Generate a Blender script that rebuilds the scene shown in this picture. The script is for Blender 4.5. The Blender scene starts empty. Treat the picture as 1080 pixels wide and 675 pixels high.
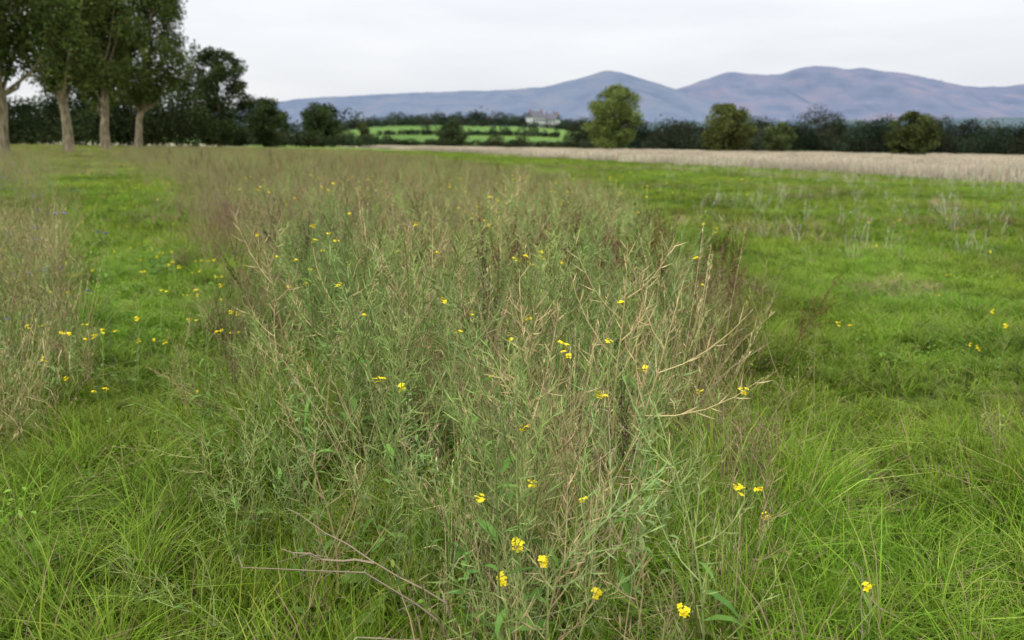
import bpy, math, random
import numpy as np
from mathutils import Vector, Matrix, noise

scene = bpy.context.scene
scene.view_settings.view_transform = 'Standard'
try: scene.view_settings.look = 'None'
except Exception: pass
scene.view_settings.exposure = 0
R = np.random.default_rng(7)

# ---------------------------------------------------------------- materials
def nd(t, typ, **kw):
    n = t.nodes.new(typ)
    for k, v in kw.items(): setattr(n, k, v)
    return n

def veg_mat(name, transl=0.3, vmin=0.75, vmax=1.25, hue=0.05, freq=0.6, rough=0.55, spec=0.25, sat=1.0, patch=.0, pf=.15):
    m = bpy.data.materials.new(name); m.use_nodes = True
    t = m.node_tree; t.nodes.clear(); L = t.links.new
    out = nd(t, 'ShaderNodeOutputMaterial')
    at = nd(t, 'ShaderNodeAttribute', attribute_name='Col')
    ar = nd(t, 'ShaderNodeAttribute', attribute_name='rnd')
    oi = nd(t, 'ShaderNodeObjectInfo')
    geo = nd(t, 'ShaderNodeNewGeometry')
    ad = nd(t, 'ShaderNodeMath', operation='ADD'); L(oi.outputs['Random'], ad.inputs[0]); L(ar.outputs['Fac'], ad.inputs[1])
    fr = nd(t, 'ShaderNodeMath', operation='FRACT'); L(ad.outputs[0], fr.inputs[0])
    mr = nd(t, 'ShaderNodeMapRange'); mr.inputs['To Min'].default_value = vmin; mr.inputs['To Max'].default_value = vmax
    L(fr.outputs[0], mr.inputs['Value'])
    val = mr.outputs['Result']
    hs = nd(t, 'ShaderNodeHueSaturation'); hs.inputs['Saturation'].default_value = sat
    if patch > 0:
        n2 = nd(t, 'ShaderNodeTexNoise'); n2.inputs['Scale'].default_value = pf; n2.inputs['Detail'].default_value = 3
        L(geo.outputs['Position'], n2.inputs['Vector'])
        m2 = nd(t, 'ShaderNodeMapRange'); m2.inputs['From Min'].default_value = .32; m2.inputs['From Max'].default_value = .68
        m2.inputs['To Min'].default_value = 1-patch; m2.inputs['To Max'].default_value = 1+patch; L(n2.outputs['Fac'], m2.inputs['Value'])
        mm = nd(t, 'ShaderNodeMath', operation='MULTIPLY'); L(val, mm.inputs[0]); L(m2.outputs['Result'], mm.inputs[1]); val = mm.outputs[0]
    if hue > 0:
        nz = nd(t, 'ShaderNodeTexNoise'); nz.inputs['Scale'].default_value = freq; nz.inputs['Detail'].default_value = 2
        L(geo.outputs['Position'], nz.inputs['Vector'])
        mh = nd(t, 'ShaderNodeMapRange'); mh.inputs['From Min'].default_value = 0.3; mh.inputs['From Max'].default_value = 0.7
        mh.inputs['To Min'].default_value = 0.5-hue; mh.inputs['To Max'].default_value = 0.5+hue*0.2
        L(nz.outputs['Fac'], mh.inputs['Value']); L(mh.outputs['Result'], hs.inputs['Hue'])
    L(at.outputs['Color'], hs.inputs['Color']); L(val, hs.inputs['Value'])
    if spec > 0:
        p = nd(t, 'ShaderNodeBsdfPrincipled'); p.inputs['Roughness'].default_value = rough
        p.inputs['Specular IOR Level'].default_value = spec; L(hs.outputs['Color'], p.inputs['Base Color'])
    else:
        p = nd(t, 'ShaderNodeBsdfDiffuse'); L(hs.outputs['Color'], p.inputs['Color'])
    if transl > 0:
        tr = nd(t, 'ShaderNodeBsdfTranslucent'); L(hs.outputs['Color'], tr.inputs['Color'])
        mx = nd(t, 'ShaderNodeMixShader'); mx.inputs[0].default_value = transl
        L(p.outputs[0], mx.inputs[1]); L(tr.outputs[0], mx.inputs[2]); L(mx.outputs[0], out.inputs['Surface'])
    else: L(p.outputs[0], out.inputs['Surface'])
    return m

M_grass = veg_mat('grass_blade', 0.22, 0.85, 1.15, 0.03, 0.35, .6, .12, 1.04, .28, .3)
M_weed = veg_mat('weed_stem', 0.0, 0.6, 1.35, 0, 0.8, spec=0)
M_dry = veg_mat('dry_stem', 0.0, 0.65, 1.2, 0, 0.8, spec=0)
M_flower = veg_mat('petal', 0.2, 0.9, 1.1, 0.0, 1.0, spec=0)
M_leaf = veg_mat('tree_leaf', 0.1, 1.0, 1.0, 0, 0.15, spec=0)

def bark_mat():
    m = bpy.data.materials.new('bark'); m.use_nodes = True; t = m.node_tree; L = t.links.new
    p = t.nodes['Principled BSDF']; p.inputs['Roughness'].default_value = 0.9
    tc = nd(t, 'ShaderNodeTexCoord'); mp = nd(t, 'ShaderNodeMapping'); mp.inputs['Scale'].default_value = (3, 3, 0.6)
    nz = nd(t, 'ShaderNodeTexNoise'); nz.inputs['Scale'].default_value = 2.0; nz.inputs['Detail'].default_value = 6
    cr = nd(t, 'ShaderNodeValToRGB'); cr.color_ramp.elements[0].position = .35; cr.color_ramp.elements[1].position = .68
    cr.color_ramp.elements[0].color = (.08, .065, .035, 1); cr.color_ramp.elements[1].color = (.30, .25, .15, 1)
    L(tc.outputs['Object'], mp.inputs[0]); L(mp.outputs[0], nz.inputs['Vector']); L(nz.outputs['Fac'], cr.inputs[0]); L(cr.outputs[0], p.inputs['Base Color'])
    bp = nd(t, 'ShaderNodeBump'); bp.inputs['Distance'].default_value = .05; L(nz.outputs['Fac'], bp.inputs['Height']); L(bp.outputs[0], p.inputs['Normal'])
    return m
M_bark = bark_mat()

def plain(name, c, rough=.8, nscale=3, amp=.25):
    m = bpy.data.materials.new(name); m.use_nodes = True; t = m.node_tree; L = t.links.new
    p = t.nodes['Principled BSDF']; p.inputs['Roughness'].default_value = rough
    nz = nd(t, 'ShaderNodeTexNoise'); nz.inputs['Scale'].default_value = nscale
    tc = nd(t, 'ShaderNodeTexCoord'); L(tc.outputs['Object'], nz.inputs['Vector'])
    cr = nd(t, 'ShaderNodeValToRGB')
    cr.color_ramp.elements[0].color = (*[k*(1-amp) for k in c], 1); cr.color_ramp.elements[1].color = (*[min(1, k*(1+amp)) for k in c], 1)
    L(nz.outputs['Fac'], cr.inputs[0]); L(cr.outputs[0], p.inputs['Base Color'])
    return m

# ---------------------------------------------------------------- terrain
def sm(a): a = np.clip(a, 0, 1); return a*a*(3-2*a)
def ground_h(x, y):
    x = np.asarray(x, float); y = np.asarray(y, float)
    d = np.hypot(x, y)
    h = 0.025*np.sin(x*1.3+.4)*np.cos(y*1.1)*np.clip(1-d/25, 0, 1)
    h += 0.08*np.sin(x*.21+1)*np.sin(y*.17+.5)*np.clip(1-d/120, 0, 1)*np.clip(d/15, 0, 1)
    yy = np.maximum(y, 1.0)
    b = x/yy
    h += np.where(y > 200, 10.5*sm((y-285)/260)*np.exp(-((b+.05)/.17)**4)*sm((2500-y)/1500), 0)
    h += np.where(y > 200, 5*sm((y-400)/600)*sm((5000-y)/2000), 0)
    return h
L_Y = [0, 2.6, 4, 6, 10, 15, 31, 80, 120]
def XL(y):
    y = np.asarray(y, float); return np.interp(y, L_Y, [-.45, -.80, -1.25, -1.85, -3.3, -5.4, -12.4, -36, -54])+.14*np.sin(y*2.3)*np.clip(y/5, 0, 1)+.18*np.sin(y*.9+1)*np.clip(y/8, 0, 1.5)
def XR(y):
    y = np.asarray(y, float); return np.interp(y, L_Y, [.6, .85, 1.15, 1.6, 2.1, 2.9, 2.6, -8, -25])+.14*np.sin(y*2.9+2)*np.clip(y/5, 0, 1)+.25*np.sin(y*1.1)*np.clip(y/10, 0, 3)
def X2(y): return np.interp(y, [0, 3, 4, 5, 10, 20, 40, 80], [-2.2, -2.15, -2.2, -2.65, -5.1, -10.2, -21, -42])+.12*np.sin(np.asarray(y)*2.6)
def XS(y): return 39.5-.365*y      # edge of the stubble field

def sn(x, y, f, s=0):
    x = np.asarray(x)*f; y = np.asarray(y)*f
    return (np.sin(x*1.7+y*1.1+s)+np.sin(x*-.9+y*2.1+s*2.3+1)+np.sin(x*2.9-y*.7+s*.7)*.6+np.sin(x*.5+y*3.7+s*1.9)*.5)/3.1

def mesh_np(name, V, F, mat, C=None, smooth=False):
    me = bpy.data.meshes.new(name)
    V = np.asarray(V, np.float32); F = np.asarray(F, np.int32)
    k = F.shape[1]
    me.vertices.add(len(V)); me.vertices.foreach_set('co', V.ravel())
    me.loops.add(F.size); me.loops.foreach_set('vertex_index', F.ravel())
    me.polygons.add(len(F)); me.polygons.foreach_set('loop_start', np.arange(0, F.size, k, dtype=np.int32))
    me.update(calc_edges=True)
    if smooth: me.polygons.foreach_set('use_smooth', np.ones(len(F), bool))
    if C is not None:
        a = me.attributes.new('Col', 'FLOAT_COLOR', 'POINT')
        C4 = np.ones((len(V), 4), np.float32); C4[:, :3] = C; a.data.foreach_set('color', C4.ravel())
    me.materials.append(mat); me.validate()
    return me
def link(ob): scene.collection.objects.link(ob); return ob

def ground_mat():
    m = bpy.data.materials.new('ground_soil_and_grass'); m.use_nodes = True; t = m.node_tree; L = t.links.new
    p = t.nodes['Principled BSDF']; p.inputs['Roughness'].default_value = 0.95; p.inputs['Specular IOR Level'].default_value = .1
    geo = nd(t, 'ShaderNodeNewGeometry'); sx = nd(t, 'ShaderNodeSeparateXYZ'); L(geo.outputs['Position'], sx.inputs[0])
    def nz(s, d=5):
        n = nd(t, 'ShaderNodeTexNoise'); n.inputs['Scale'].default_value = s; n.inputs['Detail'].default_value = d
        L(geo.outputs['Position'], n.inputs['Vector']); return n.outputs['Fac']
    def ramp(f, a, b, ca, cb):
        r = nd(t, 'ShaderNodeValToRGB'); e = r.color_ramp.elements
        e[0].position = a; e[1].position = b; e[0].color = (*ca, 1); e[1].color = (*cb, 1); L(f, r.inputs[0]); return r.outputs[0]
    def mix(f, a, b):
        n = nd(t, 'ShaderNodeMix', data_type='RGBA'); L(f, n.inputs[0]); L(a, n.inputs[6]); L(b, n.inputs[7]); return n.outputs[2]
    def math_(op, a, b):
        n = nd(t, 'ShaderNodeMath', operation=op)
        for i, v in enumerate((a, b)):
            if isinstance(v, (int, float)): n.inputs[i].default_value = v
            else: L(v, n.inputs[i])
        return n.outputs[0]
    def mr(v, a, b):
        n = nd(t, 'ShaderNodeMapRange'); n.inputs['From Min'].default_value = a; n.inputs['From Max'].default_value = b; L(v, n.inputs['Value']); return n.outputs['Result']
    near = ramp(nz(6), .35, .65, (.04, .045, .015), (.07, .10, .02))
    grass = ramp(nz(.4, 6), .3, .7, (.12, .19, .035), (.19, .27, .055))
    straw = ramp(nz(.8, 8), .3, .7, (.28, .24, .16), (.46, .39, .28))
    fields = ramp(nz(.006, 2), .42, .55, (.09, .17, .035), (.13, .22, .045))
    X, Y = sx.outputs[0], sx.outputs[1]
    dist = math_('SQRT', math_('ADD', math_('MULTIPLY', X, X), math_('MULTIPLY', Y, Y)), 0)
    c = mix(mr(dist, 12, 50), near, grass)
    wob = math_('MULTIPLY', nz(.15, 3), 7.0)
    line = math_('ADD', math_('ADD', X, math_('MULTIPLY', Y, .365)), wob)
    c = mix(mr(line, 42, 45), c, straw)
    strip = math_('MULTIPLY', mr(line, -45, -30), mr(math_('MULTIPLY', line, -1), -20, -10))
    strip = math_('MULTIPLY', strip, mr(dist, 60, 90))
    c = mix(math_('MULTIPLY', strip, .7), c, straw)
    c = mix(mr(Y, 262, 268), c, fields)
    L(c, p.inputs['Base Color'])
    bp = nd(t, 'ShaderNodeBump'); bp.inputs['Distance'].default_value = .05; L(nz(20, 4), bp.inputs['Height']); L(bp.outputs[0], p.inputs['Normal'])
    return m

rad = np.concatenate([[0.01], np.geomspace(.6, 14000, 190)])
na = 360
th = np.linspace(0, 2*np.pi, na, endpoint=False)
GX = np.outer(rad, np.sin(th)); GY = np.outer(rad, np.cos(th))
V = np.stack([GX, GY, ground_h(GX, GY)], -1).reshape(-1, 3)
i = np.arange(len(rad)-1)[:, None]*na; j = np.arange(na)[None, :]; j2 = (j+1) % na
F = np.stack([i+j, i+na+j, i+na+j2, i+j2], -1).reshape(-1, 4)[:, ::-1]
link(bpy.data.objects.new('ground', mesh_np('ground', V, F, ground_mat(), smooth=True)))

# ---------------------------------------------------------------- mesh builder for plants
class MB:
    def __init__(s): s.V = []; s.F = []; s.C = []; s.n = 0; s.M = []; s.mi = 0
    def add(s, vs, fs, cs):
        s.V.extend(vs); s.C.extend(cs)
        for f in fs: s.F.append([k+s.n for k in f]); s.M.append(s.mi)
        s.n += len(vs)
    def tube(s, pts, rad, c0, c1=None, sides=3):
        pts = np.asarray(pts, float); n = len(pts); c1 = c0 if c1 is None else c1
        tg = np.gradient(pts, axis=0); tg /= np.linalg.norm(tg, axis=1)[:, None]+1e-9
        ref = np.array([.31, .95, .05]) if abs(tg[0][1]) < .8 else np.array([.95, .1, .2])
        a = np.cross(tg, ref); a /= np.linalg.norm(a, axis=1)[:, None]+1e-9; b = np.cross(tg, a)
        vs = []; cs = []; fs = []
        for q in range(n):
            r = rad[q] if hasattr(rad, '__len__') else rad
            f = q/(n-1); col = [c0[k]*(1-f)+c1[k]*f for k in range(3)]
            for w in range(sides):
                g = 2*math.pi*w/sides
                vs.append(tuple(pts[q]+r*(math.cos(g)*a[q]+math.sin(g)*b[q]))); cs.append(col)
        for q in range(n-1):
            for w in range(sides):
                w2 = (w+1) % sides
                fs.append((q*sides+w, q*sides+w2, (q+1)*sides+w2, (q+1)*sides+w))
        s.add(vs, fs, cs)
    def ribbon(s, pts, wid, side, c0, c1=None):
        pts = np.asarray(pts, float); n = len(pts); c1 = c0 if c1 is None else c1
        side = np.asarray(side, float); side = side/(np.linalg.norm(side)+1e-9)
        vs = []; cs = []; fs = []
        for q in range(n):
            f = q/(n-1); col = [c0[k]*(1-f)+c1[k]*f for k in range(3)]
            vs += [tuple(pts[q]-side*wid[q]/2), tuple(pts[q]+side*wid[q]/2)]; cs += [col, col]
        for q in range(n-1): fs.append((2*q, 2*q+1, 2*q+3, 2*q+2))
        s.add(vs, fs, cs)
    def mesh(s, name, mats):
        me = bpy.data.meshes.new(name); me.from_pydata(s.V, [], s.F)
        a = me.attributes.new('Col', 'FLOAT_COLOR', 'POINT')
        C4 = np.ones((len(s.V), 4), np.float32); C4[:, :3] = np.array(s.C); a.data.foreach_set('color', C4.ravel())
        for m in mats: me.materials.append(m)
        me.polygons.foreach_set('material_index', np.array(s.M, np.int32)); me.update()
        return me

rnd = random.Random(3)
U = rnd.uniform
def jit(c, a=.2):
    k = 1+U(-a, a); return tuple(max(0, v*k*(1+U(-a*.3, a*.3))) for v in c)
GREENS = [(.17, .305, .032), (.225, .35, .045), (.13, .265, .026), (.27, .35, .065), (.15, .29, .034)]
STRAW = (.46, .37, .20); TAN = (.34, .26, .13); RAPE = (.245, .335, .095); RUST = (.13, .065, .035)

class NPM:   # pre-computed vectorised mesh
    def __init__(s, V, F, C): s.d = (V, F, C)
    def mesh(s, name, mats): V, F, C = s.d; return mesh_np(name, V, F, mats[0], C)

def tile(n, radc, h0, h1, w, lean, dry=.06, seg=3, seed=0):
    g = np.random.default_rng(1000+seed)
    r = radc*np.sqrt(g.uniform(0, 1, n)); a = g.uniform(0, 6.283, n)
    x0 = r*np.cos(a); y0 = r*np.sin(a)
    nt = max(6, int(n/45)); tc = g.uniform(-radc, radc, (nt, 2)); ti = np.argmin((x0[:, None]-tc[:, 0])**2+(y0[:, None]-tc[:, 1])**2, axis=1)
    x0 += (tc[ti, 0]-x0)*.4; y0 += (tc[ti, 1]-y0)*.4
    th_ = g.uniform(.55, 1.45, nt)[ti]; taz = g.uniform(0, 6.283, nt)[ti]
    az = np.where(g.random(n) < .6, taz+g.normal(0, .8, n), g.uniform(0, 6.283, n))
    H = g.uniform(h0, h1, n)*th_; l = lean*g.uniform(.2, 1.35, n)
    d = np.stack([np.cos(az), np.sin(az), 0*az], 1); tw = g.uniform(-1.3, 1.3, n)
    sd = np.stack([-np.sin(az)*np.cos(tw)+np.cos(az)*np.sin(tw), np.cos(az)*np.cos(tw)+np.sin(az)*np.sin(tw), g.uniform(-.3, .3, n)], 1)
    G = np.array(GREENS)[g.integers(0, len(GREENS), n)]*g.uniform(.72, 1.25, n)[:, None]*(g.uniform(.75, 1.2, nt)[ti])[:, None]
    isd = g.random(n) < dry*(g.uniform(.2, 1.8, nt)[ti]); G[isd] = np.array(STRAW)*g.uniform(.5, 1.1, isd.sum())[:, None]
    wd = w*g.uniform(.7, 1.3, n); Vs = []; Cs = []
    for q in range(seg+1):
        t = q/seg
        P = np.stack([x0, y0, np.full(n, -.01)], 1)+d*(H*l*t*t)[:, None]; P[:, 2] += H*(t-.42*l*t**2.4)
        ww = (wd*(1-t**1.7)+.0007)[:, None]*.5
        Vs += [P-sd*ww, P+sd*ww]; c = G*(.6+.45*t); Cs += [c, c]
    V = np.stack(Vs, 1).reshape(-1, 3); C = np.stack(Cs, 1).reshape(-1, 3); k = 2*(seg+1)
    b0 = np.arange(n)[:, None]*k; F = np.concatenate([b0+np.array([[2*q, 2*q+1, 2*q+3, 2*q+2]]) for q in range(seg)], 0)
    return NPM(V, F, C)

def floret(b, p, size, col):
    b.mi = 1
    ax = np.array([U(-.5, .5), U(-.5, .5), 1.0]); ax /= np.linalg.norm(ax)
    e1 = np.cross(ax, [1, .2, .1]); e1 /= np.linalg.norm(e1); e2 = np.cross(ax, e1); o = U(0, 1.5)
    for k in range(4):
        g = o+k*1.5708; d = math.cos(g)*e1+math.sin(g)*e2; s_ = np.cross(ax, d)
        pts = [p, p+d*size*.5+ax*size*.15, p+d*size+ax*size*.05]
        b.ribbon(pts, [size*.25, size*.9, size*.5], s_, jit(col, .1))
    b.mi = 0
YEL = (.85, .70, .03); BLU = (.17, .20, .55)

def leaf(b, p, az, Ls, w, c, up=.4, droop=.5):
    d = np.array([math.cos(az), math.sin(az), 0]); s_ = np.array([-math.sin(az), math.cos(az), U(-.4, .4)])
    pts = [p+d*Ls*t+np.array([0, 0, Ls*(up*t-droop*t*t)]) for t in (0, .3, .65, 1)]
    b.ribbon(pts, [w*.15, w*.9, w*.85, w*.05], s_, c)

def rape(h, col, flower=0, leaves=7, nb=11, pod=1.0, bend=.3):
    b = MB(); lean = U(0, bend); la = U(0, 6.28); k1 = U(0, 6.28); wv = U(.005, .02)
    def stem(t): return np.array([math.cos(la)*lean*h*t*t+wv*math.sin(7*t+k1), math.sin(la)*lean*h*t*t+wv*math.cos(6*t+k1), h*t*(1-.2*lean*t)])
    c = jit(col, .15)
    b.tube([stem(t) for t in np.linspace(0, 1, 8)], np.linspace(.0045, .0014, 8), tuple(v*.8 for v in c), c)
    tips = [(stem(1.0), [stem(t) for t in np.linspace(.6, 1, 6)])]
    for k in range(nb):
        t = .15+.72*k/nb+U(-.04, .04); az = k*2.4+U(-.6, .6); Lb = h*U(.25, .5)*(1.2-.7*t)
        p0 = stem(t); d = np.array([math.cos(az), math.sin(az), 0]); o = U(.45, 1.0)
        pts = [p0+d*Lb*o*(s-.3*s*s)+np.array([0, 0, Lb*(.5*s+.3*s*s)]) for s in np.linspace(0, 1, 5)]
        b.tube(pts, np.linspace(.0025, .0009, 5), c, jit(c, .1)); tips.append((pts[-1], pts))
    for tip, pts in tips:
        pts = np.array(pts); n = int(U(10, 18)*pod)
        for q in range(n):
            f = .22+.77*q/max(1, n); i0 = f*(len(pts)-1); ii = min(int(i0), len(pts)-2); p = pts[ii]*(1-(i0-ii))+pts[ii+1]*(i0-ii)
            ax = pts[ii+1]-pts[ii]; ax /= np.linalg.norm(ax); az = q*2.4+U(-.5, .5)
            pr = np.cross(ax, [math.cos(az), math.sin(az), .1]); pr /= np.linalg.norm(pr)+1e-9
            d = ax*.75+pr*U(.5, .95); d /= np.linalg.norm(d); Lp = U(.035, .068)
            b.ribbon([p, p+d*Lp*.4, p+d*Lp+np.array([0, 0, .004])], [.001, .0038, .0007], np.cross(d, [U(-1, 1), U(-1, 1), U(-1, 1)]), jit(col, .25), jit(col, .2))
    for k in range(leaves):
        t = U(.05, .6); leaf(b, stem(t), U(0, 6.28), U(.06, .16), U(.012, .028), jit((.11, .20, .045), .25), U(.2, .8), U(.4, 1.0))
    order = list(range(len(tips))); rnd.shuffle(order)
    for k in order[:flower]:
        tip = tips[k][0]
        for _ in range(int(U(4, 7))): floret(b, tip+np.array([U(-.012, .012), U(-.012, .012), U(-.012, .014)]), U(.006, .009), YEL)
    return b

def drygrass(n, h, col, sp=.12, lean=.3, head=True, green=0.0, thick=1.0, leaves=2):
    b = MB()
    for _ in range(n):
        a = U(0, 6.28); r = sp*math.sqrt(U(0, 1)); H = h*U(.5, 1.1); l = lean*U(.1, 1.6); az = U(0, 6.28)
        f = lambda t: np.array([r*math.cos(a)+math.cos(az)*l*H*t**2, r*math.sin(a)+math.sin(az)*l*H*t**2, H*t*(1-.25*l*t)])
        c = jit(col if U(0, 1) > green else (.22, .31, .09), .3); b.tube([f(t) for t in np.linspace(0, 1, 5)], np.linspace(.0019*thick, .0008*thick, 5), c, jit(c, .1))
        if head:
            for q in range(14):
                t = U(.78, 1.0); p = f(t); g = U(0, 6.28); Ls = U(.008, .02)*(1.6-t); d = np.array([math.cos(g)*.6, math.sin(g)*.6, 1.0])
                b.ribbon([p, p+d*Ls, p+d*Ls*1.9], [.0008, .0036*thick, .0006], [math.sin(g), -math.cos(g), .2], jit(c, .2))
        for _q in range(leaves):
            leaf(b, f(U(.1, .5)), U(0, 6.28), U(.10, .26), .0055, jit(c, .25), .9, 1.3)
    return b

def dock(h, col, dens=1.0, nb=8):
    b = MB(); la = U(0, 6.28); lean = U(0, .2)
    f = lambda t: np.array([math.cos(la)*lean*h*t*t, math.sin(la)*lean*h*t*t, h*t])
    c = jit(col, .2); b.tube([f(t) for t in np.linspace(0, 1, 6)], np.linspace(.004, .0015, 6), c)
    ax = [[f(t) for t in np.linspace(.5, 1, 8)]]
    for k in range(nb):
        t = U(.3, .85); az = U(0, 6.28); Lb = h*U(.15, .35); p0 = f(t); d = np.array([math.cos(az), math.sin(az), 0])
        pts = [p0+d*Lb*.5*s+np.array([0, 0, Lb*s*.9]) for s in np.linspace(0, 1, 6)]; b.tube(pts, .0013, c); ax.append(pts)
    for pts in ax:
        pts = np.array(pts)
        for q in range(int(60*dens)):
            i0 = U(.1, .999)*(len(pts)-1); ii = int(i0); p = pts[ii]*(1-(i0-ii))+pts[min(ii+1, len(pts)-1)]*(i0-ii)
            g = U(0, 6.28); rr = U(.003, .016); p = p+np.array([math.cos(g)*rr, math.sin(g)*rr, U(-.008, .008)]); s_ = U(.004, .009)
            e = np.array([U(-1, 1), U(-1, 1), U(-1, 1)]); b.ribbon([p, p+e*s_], [s_, s_], [U(-1, 1), U(-1, 1), U(-1, 1)], jit(col, .35))
    return b

def haze_weed(h, col, nst=5):
    b = MB()
    for _ in range(nst):
        az = U(0, 6.28); l = U(.1, .55); H = h*U(.55, 1.1)
        f = lambda t: np.array([math.cos(az)*l*H*t**1.5, math.sin(az)*l*H*t**1.5, H*t*(1-.2*l*t)])
        c = jit(col, .25); b.tube([f(t) for t in np.linspace(0, 1, 5)], np.linspace(.002, .0008, 5), c)
        for k in range(10):
            t = U(.25, .98); p = f(t); g = U(0, 6.28); Lb = H*U(.08, .22)
            e = p+np.array([math.cos(g)*Lb*.7, math.sin(g)*Lb*.7, Lb*.7]); b.ribbon([p, (p+e)/2+np.array([0, 0, -.01]), e], [.002, .0018, .001], [math.sin(g), -math.cos(g), .4], jit(c, .2))
            for q in range(7):
                s = e*(u_ := U(.5, 1))+p*(1-u_); s = s+np.array([U(-.008, .008), U(-.008, .008), U(-.005, .01)]); z = U(.003, .0065)
                b.ribbon([s, s+np.array([U(-1, 1), U(-1, 1), 1])*z], [z, z*.8], [U(-1, 1), U(-1, 1), 0.1], jit(c, .35))
    return b

def leafy(h, col, n=26, sz=.06):
    b = MB(); az0 = U(0, 6.28); l = U(0, .2)
    f = lambda t: np.array([math.cos(az0)*l*h*t*t, math.sin(az0)*l*h*t*t, h*t])
    b.tube([f(t) for t in np.linspace(0, 1, 5)], np.linspace(.004, .0015, 5), jit(col, .2))
    for k in range(n):
        t = .08+.9*k/n; leaf(b, f(t), k*2.4+U(-.3, .3), sz*U(.7, 1.4)*(1.2-.7*t), sz*.38*(1.2-.6*t), jit(col, .3), U(.2, .9), U(.3, 1.1))
    return b

def rosette(n, sz, col, h=.1, r_=.12):
    b = MB()
    for k in range(n):
        r = U(0, r_); a = U(0, 6.28); leaf(b, np.array([r*math.cos(a), r*math.sin(a), U(.0, h)]), U(0, 6.28), sz*U(.6, 1.3), sz*.45, jit(col, .3), U(.3, 1.0), U(.3, .9))
    return b

def yflower(h, heads=3):
    b = MB(); az = U(0, 6.28); c = jit((.22, .32, .09), .15)
    f = lambda t: np.array([math.cos(az)*.06*h*t*t, math.sin(az)*.06*h*t*t, h*t])
    b.tube([f(t) for t in np.linspace(0, 1, 6)], np.linspace(.003, .0012, 6), c)
    tips = [f(1.0)]
    for k in range(heads-1):
        p = f(U(.55, .85)); g = U(0, 6.28); Lb = h*U(.12, .3)+.02; e = p+np.array([math.cos(g)*Lb*.5, math.sin(g)*Lb*.5, Lb*.8]); b.tube([p, (p+e)/2, e], .0011, c); tips.append(e)
    for _ in range(3): leaf(b, f(U(.1, .6)), U(0, 6.28), U(.03, .06), .010, jit((.15, .25, .06), .2))
    for q in range(12):
        p = f(U(.55, .95)); g = U(0, 6.28); b.ribbon([p, p+np.array([math.cos(g)*.02, math.sin(g)*.02, .022]), p+np.array([math.cos(g)*.03, math.sin(g)*.03, .045])], [.001, .003, .0007], [math.sin(g), -math.cos(g), .3], c)
    for n_, e in enumerate(tips):
        for _ in range(6 if n_ == 0 else 4): floret(b, e+np.array([U(-.012, .012), U(-.012, .012), U(-.008, .014)]), U(.008, .0115), YEL)
    return b

def bflower(h):
    b = MB(); c = jit((.16, .2, .1), .1)
    for s in range(2):
        az = U(0, 6.28); l = U(.1, .4); f = lambda t: np.array([math.cos(az)*l*h*t, math.sin(az)*l*h*t, h*t])
        b.tube([f(t) for t in (0, .5, 1)], .0014, c); b.mi = 1
        for k in range(11):
            g = k*.571; d = np.array([math.cos(g), math.sin(g), .45]); p = f(1)
            b.ribbon([p, p+d*.008, p+d*.016], [.002, .005, .006], [-math.sin(g), math.cos(g), 0], jit(BLU, .15))
        b.mi = 0
    return b

def stub(n, rx, ry, h):
    b = MB()
    for k in range(n):
        x = U(-rx, rx); y = round(U(-ry, ry)/.25)*.25+U(-.03, .03); z = h*U(.35, 1.6); c = jit((.56, .49, .37), .4)
        t = np.array([U(-.15, .15), U(-.15, .15), 1.0]); p = np.array([x, y, 0])
        b.ribbon([p, p+t*z], [.022, .012], [1, U(-1, 1), 0], tuple(v*.6 for v in c), c)
    return b

def protos(cname, builders, mats):
    col = bpy.data.collections.new(cname)
    for k, b in enumerate(builders):
        ob = bpy.data.objects.new('%s_%02d' % (cname, k), b.mesh(cname, mats)); col.objects.link(ob)
    return col

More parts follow.
